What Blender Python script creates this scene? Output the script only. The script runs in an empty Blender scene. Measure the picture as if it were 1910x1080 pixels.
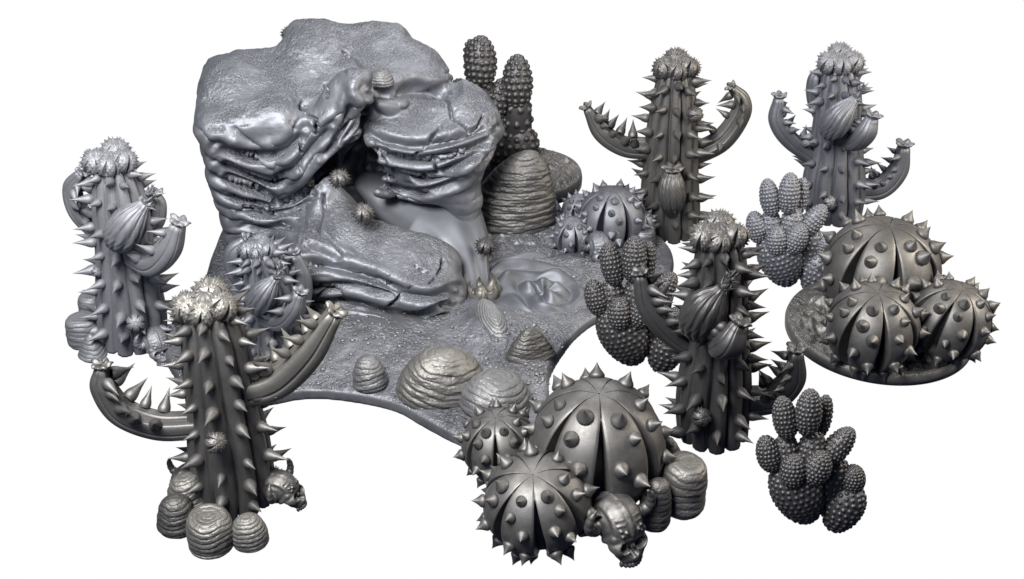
import bpy, math, random
import numpy as np
from mathutils import Vector, Matrix, Quaternion

C = bpy.context.scene.collection
PI = math.pi
# ------------------------------------------------------------------ camera
F = 2328.0
PITCH = math.radians(32.0)
HC = 3.2
CAM = np.array([0.0, -HC / math.tan(PITCH), HC])
FWD = np.array([0.0, math.cos(PITCH), -math.sin(PITCH)])
UP = np.array([0.0, math.sin(PITCH), math.cos(PITCH)])
RT = np.array([1.0, 0.0, 0.0])


def ray(px, py):
    return FWD + RT * ((px - 955.0) / F) + UP * ((540.0 - py) / F)


def G(px, py, z=0.0):
    r = ray(px, py)
    return CAM + r * ((z - CAM[2]) / r[2])


def P(px, py, Y):
    r = ray(px, py)
    return CAM + r * ((Y - CAM[1]) / r[1])


def proj(p):
    p = np.atleast_2d(p) - CAM
    d = p @ FWD
    return np.stack([955 + F * (p @ RT) / d, 540 - F * (p @ UP) / d], 1)


def ppu(p):
    return F / float((np.asarray(p) - CAM) @ FWD)


# ------------------------------------------------------------------ noise
_rs = np.random.RandomState(7)
_LAT = _rs.rand(32, 32, 32).astype(np.float32) * 2 - 1


def vnoise(p):
    p = np.asarray(p, dtype=np.float64)
    i = np.floor(p).astype(int)
    f = p - i
    f = f * f * (3 - 2 * f)
    i &= 31
    j = (i + 1) & 31
    x0, y0, z0 = i[..., 0], i[..., 1], i[..., 2]
    x1, y1, z1 = j[..., 0], j[..., 1], j[..., 2]
    fx, fy, fz = f[..., 0], f[..., 1], f[..., 2]
    a = _LAT[x0, y0, z0] * (1 - fx) + _LAT[x1, y0, z0] * fx
    b = _LAT[x0, y1, z0] * (1 - fx) + _LAT[x1, y1, z0] * fx
    c = _LAT[x0, y0, z1] * (1 - fx) + _LAT[x1, y0, z1] * fx
    d = _LAT[x0, y1, z1] * (1 - fx) + _LAT[x1, y1, z1] * fx
    return (a * (1 - fy) + b * fy) * (1 - fz) + (c * (1 - fy) + d * fy) * fz


def fbm(p, o=4):
    s, a, t = 0, 1.0, 0
    for k in range(o):
        s = s + a * vnoise(p * (2.0 ** k) + 13.7 * k)
        t += a
        a *= .5
    return s / t


def sstep(a, b, x):
    t = np.clip((x - a) / (b - a), 0, 1)
    return t * t * (3 - 2 * t)


# ------------------------------------------------------------------ mesh helpers
def mesh_data(name, V, Fc, mat=None, smooth=True):
    me = bpy.data.meshes.new(name)
    V = np.asarray(V, dtype=np.float32)
    if isinstance(Fc, np.ndarray):
        n, k = Fc.shape
        me.vertices.add(len(V)); me.vertices.foreach_set('co', V.ravel())
        me.loops.add(n * k); me.loops.foreach_set('vertex_index', Fc.astype(np.int32).ravel())
        me.polygons.add(n)
        me.polygons.foreach_set('loop_start', np.arange(0, n * k, k, dtype=np.int32))
        me.update(calc_edges=True)
        me.validate()
    else:
        me.from_pydata([tuple(v) for v in V], [], Fc)
        me.update()
    if smooth:
        me.polygons.foreach_set('use_smooth', [True] * len(me.polygons))
    if mat:
        me.materials.append(mat)
    return me


def link(name, me, parent=None, loc=None):
    o = bpy.data.objects.new(name, me)
    C.objects.link(o)
    if parent is not None:
        o.parent = parent
    if loc is not None:
        o.location = Vector([float(c) for c in loc])
    return o


def obj(name, V, Fc, mat, parent=None, smooth=True, loc=None):
    return link(name, mesh_data(name, V, Fc, mat, smooth), parent, loc)


def tag(o, label, cat, group=None):
    o['label'] = label
    o['category'] = cat
    if group:
        o['group'] = group
    return o


def thing(name, label, cat, loc=(0, 0, 0), group=None):
    o = bpy.data.objects.new(name, None)
    o.empty_display_size = .05
    C.objects.link(o)
    o.location = Vector([float(c) for c in loc])
    return tag(o, label, cat, group)


def copy_tree(o, parent=None):
    c = o.copy()
    C.objects.link(c)
    c.parent = parent
    for ch in list(o.children):
        copy_tree(ch, c)
    return c


def grid_faces(nr, nc, wrap=True, off=0):
    i = np.arange(nr - 1)[:, None]
    m = nc if wrap else nc - 1
    j = np.arange(m)[None, :]
    a = i * nc + j
    b = i * nc + (j + 1) % nc
    return (np.stack([a, b, b + nc, a + nc], -1).reshape(-1, 4) + off)


def catmull(pts, n):
    pts = np.asarray(pts, float)
    p = np.vstack([2 * pts[0] - pts[1], pts, 2 * pts[-1] - pts[-2]])
    m = len(pts) - 1
    out = []
    for t in np.linspace(0, m, n):
        i = min(int(t), m - 1)
        u = t - i
        a, b, c, d = p[i], p[i + 1], p[i + 2], p[i + 3]
        out.append(.5 * ((2 * b) + (c - a) * u + (2 * a - 5 * b + 4 * c - d) * u * u + (3 * b - a - 3 * c + d) * u ** 3))
    return np.array(out)


class Tube:
    """swept tube, ring by ring, with a section function; keeps its surface for placing spines"""
    def __init__(s, pts, rad, nr=40, ns=48, section=None, ref=(0, -1, 0), cap0=True, cap1=True, aspect=1.0):
        q = catmull(np.column_stack([pts, rad]), nr)
        c, r = q[:, :3], np.maximum(q[:, 3], 1e-4)
        T = np.gradient(c, axis=0)
        T /= np.linalg.norm(T, axis=1)[:, None] + 1e-12
        A = np.zeros_like(c); B = np.zeros_like(c)
        a = np.array(ref, float)
        for i in range(nr):
            a = a - T[i] * (a @ T[i])
            a /= np.linalg.norm(a) + 1e-12
            A[i] = a
            B[i] = np.cross(T[i], a)
        # round the ends by adding shrunken rings
        cs, rs, As, Bs, ts = list(c), list(r), list(A), list(B), list(np.linspace(0, 1, nr))
        def cap(end):
            k = -1 if end else 0
            sgn = 1 if end else -1
            cc, rr, aa, bb, tt = c[k], r[k], A[k], B[k], T[k]
            ex = []
            for ph in (25, 45, 62, 76, 86, 89.7):
                ph = math.radians(ph)
                ex.append((cc + tt * sgn * rr * .75 * math.sin(ph), rr * math.cos(ph), aa, bb, float(end)))
            return ex
        if cap1:
            for e in cap(1):
                cs.append(e[0]); rs.append(e[1]); As.append(e[2]); Bs.append(e[3]); ts.append(e[4])
        if cap0:
            for e in cap(0):
                cs.insert(0, e[0]); rs.insert(0, e[1]); As.insert(0, e[2]); Bs.insert(0, e[3]); ts.insert(0, 0.0)
        cs, rs, As, Bs, ts = map(np.array, (cs, rs, As, Bs, ts))
        th = np.arange(ns) / ns * 2 * PI
        m = np.ones((len(ts), ns)) if section is None else section(th[None, :], ts[:, None])
        R = rs[:, None] * m
        s.V = (cs[:, None, :] + As[:, None, :] * (R * np.cos(th))[..., None] * aspect + Bs[:, None, :] * (R * np.sin(th))[..., None]).reshape(-1, 3)
        s.F = grid_faces(len(ts), ns)
        s.c, s.r, s.A, s.B, s.T, s.asp = c, r, A, B, T, aspect
        s.nr = nr

    def at(s, t, th, sink=.96):
        i = min(int(t * (s.nr - 1)), s.nr - 1)
        d = s.A[i] * math.cos(th) + s.B[i] * math.sin(th)
        p = s.c[i] + s.r[i] * sink * (s.A[i] * math.cos(th) * s.asp + s.B[i] * math.sin(th))
        return p, d, s.T[i]


# ------------------------------------------------------------------ surface nets
def surfnets(d, org, h):
    s = d < 0
    nx, ny, nz = d.shape
    cnt = np.zeros((nx - 1, ny - 1, nz - 1), np.int8)
    for a in (0, 1):
        for b in (0, 1):
            for c in (0, 1):
                cnt += s[a:nx - 1 + a, b:ny - 1 + b, c:nz - 1 + c]
    act = (cnt > 0) & (cnt < 8)
    I = np.argwhere(act)
    idx = -np.ones(act.shape, np.int64)
    idx[act] = np.arange(len(I))
    cor = [(a, b, c) for a in (0, 1) for b in (0, 1) for c in (0, 1)]
    val = {k: d[I[:, 0] + k[0], I[:, 1] + k[1], I[:, 2] + k[2]] for k in cor}
    acc = np.zeros((len(I), 3)); n = np.zeros(len(I))
    for k in cor:
        for ax in range(3):
            if k[ax]:
                continue
            k2 = list(k); k2[ax] = 1; k2 = tuple(k2)
            v0, v1 = val[k], val[k2]
            x = (v0 < 0) != (v1 < 0)
            t = np.where(x, v0 / np.where(x, v0 - v1, 1), 0)
            p = np.tile(np.array(k, float), (len(I), 1))
            p[:, ax] = t
            acc += p * x[:, None]
            n += x
    V = (I + acc / n[:, None]) * h + np.asarray(org)
    fs = []
    e = s[:-1] != s[1:]
    q = np.argwhere(e[:, 1:-1, 1:-1]) + [0, 1, 1]
    def emit(q, o, flip):
        a = [idx[q[:, 0] - k[0], q[:, 1] - k[1], q[:, 2] - k[2]] for k in o]
        f = np.stack(a, 1)
        f[flip] = f[flip][:, ::-1]
        fs.append(f[(f >= 0).all(1)])
    emit(q, [(0, 1, 1), (0, 0, 1), (0, 0, 0), (0, 1, 0)], ~s[q[:, 0], q[:, 1], q[:, 2]])
    e = s[:, :-1] != s[:, 1:]
    q = np.argwhere(e[1:-1, :, 1:-1]) + [1, 0, 1]
    emit(q, [(1, 0, 1), (1, 0, 0), (0, 0, 0), (0, 0, 1)], ~s[q[:, 0], q[:, 1], q[:, 2]])
    e = s[:, :, :-1] != s[:, :, 1:]
    q = np.argwhere(e[1:-1, 1:-1, :]) + [1, 1, 0]
    emit(q, [(1, 1, 0), (0, 1, 0), (0, 0, 0), (1, 0, 0)], ~s[q[:, 0], q[:, 1], q[:, 2]])
    return V, np.vstack(fs)


def smin(a, b, k):
    h = np.clip(.5 + .5 * (b - a) / k, 0, 1)
    return b * (1 - h) + a * h - k * h * (1 - h)


def smax(a, b, k):
    return -smin(-a, -b, k)


def vnormals(V, Fq):
    n = np.cross(V[Fq[:, 2]] - V[Fq[:, 0]], V[Fq[:, 3]] - V[Fq[:, 1]])
    N = np.zeros_like(V)
    for k in range(4):
        np.add.at(N, Fq[:, k], n)
    return N / (np.linalg.norm(N, axis=1)[:, None] + 1e-12)


# ------------------------------------------------------------------ materials
def mat_resin(name, col, rough=.42, metal=.55, bump=.15, bscale=60, tone=.25, tscale=5, top=0.0, topscale=120, aniso=None):
    m = bpy.data.materials.new(name); m.use_nodes = True
    nt = m.node_tree; N = nt.nodes; L = nt.links
    b = N['Principled BSDF']
    tc = N.new('ShaderNodeTexCoord')
    nz = N.new('ShaderNodeTexNoise'); nz.inputs['Scale'].default_value = tscale; nz.inputs['Detail'].default_value = 6
    nz.inputs['Roughness'].default_value = .6
    L.new(tc.outputs['Object'], nz.inputs['Vector'])
    cr = N.new('ShaderNodeValToRGB')
    lo = [c * (1 - tone) for c in col]; hi = [min(1, c * (1 + tone)) for c in col]
    cr.color_ramp.elements[0].position = .3; cr.color_ramp.elements[1].position = .7
    cr.color_ramp.elements[0].color = (*lo, 1); cr.color_ramp.elements[1].color = (*hi, 1)
    L.new(nz.outputs['Fac'], cr.inputs['Fac'])
    L.new(cr.outputs['Color'], b.inputs['Base Color'])
    b.inputs['Metallic'].default_value = metal
    mr = N.new('ShaderNodeMapRange')
    mr.inputs['To Min'].default_value = rough - .08; mr.inputs['To Max'].default_value = rough + .1
    n2 = N.new('ShaderNodeTexNoise'); n2.inputs['Scale'].default_value = bscale * .3; n2.inputs['Detail'].default_value = 4
    L.new(tc.outputs['Object'], n2.inputs['Vector'])
    L.new(n2.outputs['Fac'], mr.inputs['Value'])
    L.new(mr.outputs['Result'], b.inputs['Roughness'])
    n3 = N.new('ShaderNodeTexNoise'); n3.inputs['Scale'].default_value = bscale; n3.inputs['Detail'].default_value = 5
    L.new(tc.outputs['Object'], n3.inputs['Vector'])
    bp = N.new('ShaderNodeBump'); bp.inputs['Strength'].default_value = bump; bp.inputs['Distance'].default_value = .01
    L.new(n3.outputs['Fac'], bp.inputs['Height'])
    last = bp
    if top > 0:   # gritty texture where the surface faces upward
        n4 = N.new('ShaderNodeTexNoise'); n4.inputs['Scale'].default_value = topscale; n4.inputs['Detail'].default_value = 4
        n4.inputs['Distortion'].default_value = .6
        L.new(tc.outputs['Object'], n4.inputs['Vector'])
        n5 = N.new('ShaderNodeTexNoise'); n5.inputs['Scale'].default_value = 5; n5.inputs['Detail'].default_value = 3
        L.new(tc.outputs['Object'], n5.inputs['Vector'])
        ge = N.new('ShaderNodeNewGeometry'); sx = N.new('ShaderNodeSeparateXYZ')
        L.new(ge.outputs['True Normal'], sx.inputs[0])
        m1 = N.new('ShaderNodeMapRange'); m1.inputs['From Min'].default_value = .52; m1.inputs['From Max'].default_value = .88
        L.new(sx.outputs['Z'], m1.inputs['Value'])
        m2 = N.new('ShaderNodeMapRange'); m2.inputs['From Min'].default_value = .42; m2.inputs['From Max'].default_value = .58
        m2.inputs['To Min'].default_value = .25
        L.new(n5.outputs['Fac'], m2.inputs['Value'])
        mm = N.new('ShaderNodeMath'); mm.operation = 'MULTIPLY'
        L.new(m1.outputs['Result'], mm.inputs[0]); L.new(m2.outputs['Result'], mm.inputs[1])
        m3 = N.new('ShaderNodeMath'); m3.operation = 'MULTIPLY'; m3.inputs[1].default_value = top
        L.new(mm.outputs[0], m3.inputs[0])
        b2 = N.new('ShaderNodeBump'); b2.inputs['Distance'].default_value = .035
        L.new(m3.outputs[0], b2.inputs['Strength'])
        L.new(n4.outputs['Fac'], b2.inputs['Height']); L.new(bp.outputs['Normal'], b2.inputs['Normal'])
        last = b2
    L.new(last.outputs['Normal'], b.inputs['Normal'])
    return m
# ------------------------------------------------------------------ one resin; the differing light on each piece is put into its tone
COOL_LIT = mat_resin('resin_cool_lit', (.142, .152, .182), .57, .75, .12, 50, .15)  # same resin, cool light on some pieces painted into the colour
COOL_LIT2 = mat_resin('resin_bright_cool_lit', (.165, .175, .203), .60, .6, .12, 50, .12)  # paler copy, brighter cool light put into the base colour
GREY = mat_resin('resin_grey', (.112, .113, .118), .54, .8, .10, 50, .2)
DIM_LIT = mat_resin('resin_dim_lit', (.072, .073, .08), .52, .8, .10, 50, .25)  # same resin darkened for pieces in dimmer light
WARM_LIT = mat_resin('resin_warm_lit', (.138, .138, .137), .55, .75, .10, 50, .18)  # lighter copy of the grey, brighter light put into the colour
ROCKM = mat_resin('resin_rock', (.152, .164, .196), .58, .72, .2, 40, .2, 6, top=1.0, topscale=80)
BASEM = mat_resin('resin_base', (.132, .142, .168), .54, .7, .2, 22, .3, 8, top=1.0, topscale=60)
DISCM = mat_resin('resin_disc', (.15, .151, .155), 0.54, .8, .2, 22, .3, 10, top=.8, topscale=70)
POOLM = mat_resin('resin_water', (.09, .098, .12), .54, .65, .10, 14, .12)
STONEM = mat_resin('resin_stone', (.15, .151, .153), .55, .75, .4, 90, .2, 9)
STONEB = mat_resin('resin_stone_blue', (.155, .162, .178), .56, .75, .4, 90, .2, 9)
STONED = mat_resin('resin_stone_dark', (.098, .099, .103), .54, .8, .4, 90, .25, 9)


# ------------------------------------------------------------------ spines
def spine_mesh(name, mat, fat=.30, ns=14, bulb=True):
    """a cone on a rounded bulb, unit height, pointing +Z"""
    prof = ([(0.0, fat * .8), (.08, fat * .98), (.18, fat), (.3, fat * .88), (.45, fat * .62), (.62, fat * .38), (.8, fat * .18), (.93, fat * .06), (1.0, 0.002)]
            if bulb else [(0, fat), (.1, fat * .95), (.3, fat * .72), (.55, fat * .44), (.8, fat * .19), (.95, fat * .05), (1, .002)])
    V = []
    for z, r in prof:
        for k in range(ns):
            a = 2 * PI * k / ns
            V.append((r * math.cos(a), r * math.sin(a), z))
    return mesh_data(name, V, grid_faces(len(prof), ns), mat)


_SP = {}
def spine(mat, kind='long'):
    k = (mat.name, kind)
    if k not in _SP:
        _SP[k] = {'long': lambda: spine_mesh('spine', mat, .235), 'fat': lambda: spine_mesh('spine', mat, .50, 16), 'thin': lambda: spine_mesh('spine', mat, .2)}[kind]()
    return _SP[k]


def put_spine(parent, me, p, d, size, rng=None, fat=1.0):
    d = Vector([float(x) for x in d]).normalized()
    if rng:
        d = (d + Vector((rng.uniform(-1, 1), rng.uniform(-1, 1), rng.uniform(-1, 1))) * .13).normalized()
    o = bpy.data.objects.new('spine', me)
    C.objects.link(o)
    o.parent = parent
    o.location = Vector([float(x) for x in p])
    o.rotation_mode = 'QUATERNION'
    o.rotation_quaternion = d.to_track_quat('Z', 'Y')
    o.scale = (size * fat, size * fat, size)
    return o


# ------------------------------------------------------------------ barrel cactus body
def barrel_mesh(name, mat, nl=7, sq=.82, slit=.10, depth=.34, nin=13, nrow=44, phase=0.0, spikes=None, rng=None, cut=.9):
    """unit-radius ribbed barrel; every lobe has its own sharp wall down into the black slit"""
    V = []
    stepc = nin + 4
    nc = nl * stepc
    t0 = .17
    tt = np.concatenate([np.linspace(.003, t0 - .012, 9), [t0, t0 + .012], np.linspace(t0 + .03, 1.0, nrow - 11)])
    for t in tt:
        ph = t * PI * .97
        if t < t0 - .001:
            w = .03; dep = .12; sh = 0.0
        else:
            q = (t - t0) / (1 - t0)
            w = .02 + slit * min(1, q * 1.9) ** .8 * (1 - .35 * max(0, q - .6) / .4)
            dep = depth * min(1, q * 6 + .15) * (1 - .86 * float(sstep(.70, .86, t))); sh = 1.0
        dimple = 1 - .05 * math.exp(-(t / .07) ** 2)
        for l in range(nl):
            lo = (l + w) / nl
            hi = (l + 1 - w) / nl
            for j in range(stepc):
                if j == 0:
                    a = l / nl - w / nl * .8; r = 1 - dep
                elif j == 1:
                    a = l / nl + w / nl * .8; r = 1 - dep
                elif j == 2:
                    a = lo; r = .955
                elif j == 3:
                    a = lo + .012 / nl; r = .975
                elif j == stepc - 1:
                    a = hi; r = .955
                elif j == stepc - 2:
                    a = hi - .012 / nl; r = .975
                else:
                    u = (j - 3) / (stepc - 5)
                    a = lo + .012 / nl + (hi - lo - .024 / nl) * u
                    r = .975 + .028 * (1 - (2 * u - 1) ** 2)
                th = (a + phase) * 2 * PI
                s = math.sin(ph)
                if t < t0:           # cap facets, a shallow chamfer round the pole
                    r *= 1 - .02 * (1 - t / t0)
                rr = r * s ** .93
                z = sq * math.cos(ph) * dimple * (1 if j > 1 else (1 - dep * .3))
                z = max(z, -cut * sq)
                V.append([rr * math.cos(th), rr * math.sin(th), z])
    V = np.array(V)
    nrow = len(tt)
    if spikes:
        h, every = spikes
        for i in range(3, nrow - 6, every):
            for l in range(nl):
                for u in ((.22, .78) if (i // every) % 2 else (.5,)):
                    j = l * stepc + 3 + int(u * (nin - 3))
                    k = i * nc + j
                    n = V[k] / np.linalg.norm(V[k])
                    V[k] += n * h * (rng.uniform(.75, 1.2) if rng else 1)
    V = np.vstack([V, [[0, 0, -cut * sq]]])
    last = (nrow - 1) * nc
    Fc = [tuple(int(x) for x in f) for f in grid_faces(nrow, nc)] + [(last + (j + 1) % nc, last + j, len(V) - 1) for j in range(nc)]
    me = mesh_data(name, V, Fc, mat)
    if not spikes:
        ev = np.zeros(len(me.edges) * 2, np.int32); me.edges.foreach_get('vertices', ev)
        ev = ev.reshape(-1, 2)
        c = ev % nc
        j = c % stepc
        samecol = (c[:, 0] == c[:, 1]) & (ev.max(1) < nrow * nc)
        sharp = samecol & ((j[:, 0] == 2) | (j[:, 0] == stepc - 1) | (j[:, 0] <= 1))
        at = me.attributes.new('sharp_edge', 'BOOLEAN', 'EDGE')
        at.data.foreach_set('value', sharp)
    return me


def barrel_spines(root, me, R, sq, nl=8, phase=0, n_per=8, size=.2, seed=0, rot=None, vmax=.84):
    rng = random.Random(seed)
    for l in range(nl):
        for k in range(n_per):
            t = .17 + (vmax - .17) * (k + .5 * rng.random() * .6) / (n_per - 1)
            if t > vmax + .04: continue
            u = (.30 if (k + l) % 2 else .70) + rng.uniform(-.05, .05)
            if k == 0: u = .5
            ph = t * PI * .93
            th = (l + .1 + .8 * u) / nl + phase
            th *= 2 * PI
            s = math.sin(ph) ** .93
            p = np.array([s * math.cos(th), s * math.sin(th), sq * math.cos(ph)]) * R * .985
            n = np.array([s * math.cos(th) * sq, s * math.sin(th) * sq, math.cos(ph)])
            put_spine(root, me, p, n, size * R * rng.uniform(.85, 1.12), rng)


_BM = {}
def barrel(label, px, pyc, hw, z0, mat, nl=7, sq=.84, phase=0.0, tilt=(0, 0), n_per=7, group=None, seed=1, size=.23, sink=.86, slit=.14):
    c = G(px, pyc, z0 + .2)
    for _ in range(4):
        R = hw / ppu(c)
        c = G(px, pyc, z0 + R * sq * sink)
    root = thing('barrel_cactus', label, 'cactus', (c[0], c[1], c[2] - R * sq * sink), group)
    key = (mat.name, nl, sq, slit)
    if key not in _BM:
        _BM[key] = barrel_mesh('barrel_body', mat, nl, sq, slit, .45)
    b = link('body', _BM[key], root)
    b.scale = (R, R, R)
    q = Quaternion((1, 0, 0), math.radians(tilt[0])) @ Quaternion((0, 1, 0), math.radians(tilt[1])) @ Quaternion((0, 0, 1), phase * 2 * PI)
    b.rotation_mode = 'QUATERNION'; b.rotation_quaternion = q
    off = Vector((0, 0, R * sq * sink))
    b.location = off
    n0 = len(root.children)
    barrel_spines(root, spine(mat, 'fat'), R, sq, nl, 0, n_per, size, seed)
    for ch in list(root.children):
        if ch is b: continue
        ch.location = q @ ch.location + off
        ch.rotation_quaternion = q @ ch.rotation_quaternion
    return root, c, R


# mini spiky barrel (all one surface)
MINI = {}
def mini_mesh(mat, h=.19):
    key = (mat.name, h)
    if key not in MINI:
        MINI[key] = barrel_mesh('mini_barrel', mat, 6, .85, .17, .5, 12, 40, 0, (h, 3), random.Random(3))
    return MINI[key]


def mini(parent, mat, p, r, rot=(0, 0, 0), name='bud_cluster'):
    o = link(name, mini_mesh(mat), parent, p)
    o.scale = (r, r, r)
    o.rotation_euler = tuple(math.radians(a) for a in rot)
    return o


# ------------------------------------------------------------------ saguaro pieces
def ribs(n, depth=.13, w=.075, facet=.035, seed=0):
    rng = np.random.RandomState(seed)
    jw = rng.uniform(.7, 1.3, n)
    def f(th, t):
        x = th * n / (2 * PI)
        i = np.floor(x).astype(int) % n
        u = x - np.floor(x)
        wig = .06 * np.sin(7 * t + i * 1.7)
        d = np.abs(u - .5 - wig)
        g = np.exp(-(d / (w * jw[i])) ** 2)
        d2 = np.abs((u + .5) % 1 - .5) * 2           # 0 at the rib crest, 1 in the groove
        fc = 1 - facet * np.clip(d2 - .35, 0, 1) * 1.5 - .018 * np.exp(-((d2 - .42) / .05) ** 2)
        return fc * (1 - depth * g) * (1 + .012 * np.sin(11 * t + i * 2.1))
    return f


def arm_section(seed=0):
    """a trough: hollow upper face between two sharp rims, faceted keel below"""
    def f(th, t):
        a = np.abs((th + PI) % (2 * PI) - PI)          # 0 on the upper face
        e = .88
        flat = (math.cos(e) / np.cos(np.minimum(a, e))) * 1.04
        hollow = flat - .10 * np.exp(-(a / .38) ** 2) + .05 * np.exp(-((a - .30) / .07) ** 2)
        keel = 1.0 + .05 * np.cos((a - e) * 4.2) - .09 * np.exp(-((a - 1.75) / .06) ** 2) - .07 * np.exp(-((a - 2.5) / .05) ** 2)
        return np.where(a < e, hollow, keel) * (1 + .015 * np.sin(9 * t + seed))
    return f


def star_tip(parent, mat, p, d, r, n=5, name='tip_flower', seed=0, tall=.8):
    """small ragged flower at the tip of an arm"""
    rng = np.random.RandomState(seed)
    prof = [(0, .55), (.25, .75), (.5, .92), (.75, 1.12), (.92, 1.05), (.98, .8), (.85, .55), (.7, .3), (.66, .02)]
    ns = 40
    V = []
    ph = rng.uniform(0, 6)
    for z, rr in prof:
        for k in range(ns):
            a = 2 * PI * k / ns
            lob = 1 + .2 * max(0, rr - .4) * math.cos(n * a + ph) + .08 * math.sin(2 * n * a + ph * 2)
            zz = z * tall * (1 + .22 * math.cos(n * a + ph + .4))
            V.append((rr * lob * math.cos(a), rr * lob * math.sin(a), zz))
    o = obj(name, V, grid_faces(len(prof), ns), mat, parent, loc=p)
    o.rotation_mode = 'QUATERNION'
    o.rotation_quaternion = Vector([float(x) for x in d]).to_track_quat('Z', 'Y')
    o.scale = (r, r, r)
    return o


def blossom(parent, mat, p, d, r, seed=0):
    """crumpled flower of torn pointed petals"""
    rng = random.Random(seed)
    V = []; Fc = []
    def leaf(base, dirv, L, w, curl):
        dv = Vector(dirv).normalized()
        sd = dv.cross(Vector((0, 0, 1)));
        if sd.length < .1: sd = Vector((1, 0, 0))
        sd.normalize(); up = sd.cross(dv)
        n = 7; st = len(V)
        pos = Vector(base)
        for i in range(n):
            t = i / (n - 1)
            ww = w * (math.sin(PI * min(1, .25 + t * .8)) ** .8) * (1 - t ** 3) + .004
            th = ww * .45
            cur = (dv * math.cos(curl * t) + up * math.sin(curl * t))
            if i: pos = pos + cur * (L / (n - 1))
            for k in range(8):
                a = k / 8 * 2 * PI
                wob = 1 + .25 * math.sin(5 * t + k)
                v = pos + sd * (math.cos(a) * ww * wob) + up * (math.sin(a) * th + .35 * abs(math.cos(a)) * ww)
                V.append(tuple(v))
        for i in range(n - 1):
            for k in range(8):
                a = st + i * 8 + k; b = st + i * 8 + (k + 1) % 8
                Fc.append((a, b, b + 8, a + 8))
    for k in range(7):
        a = k / 7 * 2 * PI + rng.uniform(-.3, .3)
        e = rng.uniform(-.1, .7)
        leaf((0, 0, 0), (math.cos(a) * math.cos(e), math.sin(a) * math.cos(e), math.sin(e) + .2), rng.uniform(.8, 1.3), rng.uniform(.22, .36), rng.uniform(.3, 1.4))
    for k in range(3):
        a = rng.uniform(0, 6.28)
        leaf((0, 0, .2), (math.cos(a) * .4, math.sin(a) * .4, 1), rng.uniform(1.1, 1.7), .26, rng.uniform(-.8, .8))
    o = obj('blossom', V, Fc, mat, parent, loc=p)
    o.rotation_mode = 'QUATERNION'
    o.rotation_quaternion = Vector([float(x) for x in d]).to_track_quat('Z', 'Y')
    o.scale = (r, r, r)
    return o


def wave_section(n=9, amp=.05, tw=2.0):
    def f(th, t):
        x = th * n / 2 + tw * t + .5 * np.sin(3 * th + 4 * t)
        return 1 - amp + amp * np.abs(np.sin(x)) ** .6 * 1.0 - .10 * np.exp(-((th - 4.2 - .5 * t) / .09) ** 2) + .02 * np.sin(23 * th + 6 * np.sin(9 * t))
    return f


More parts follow.
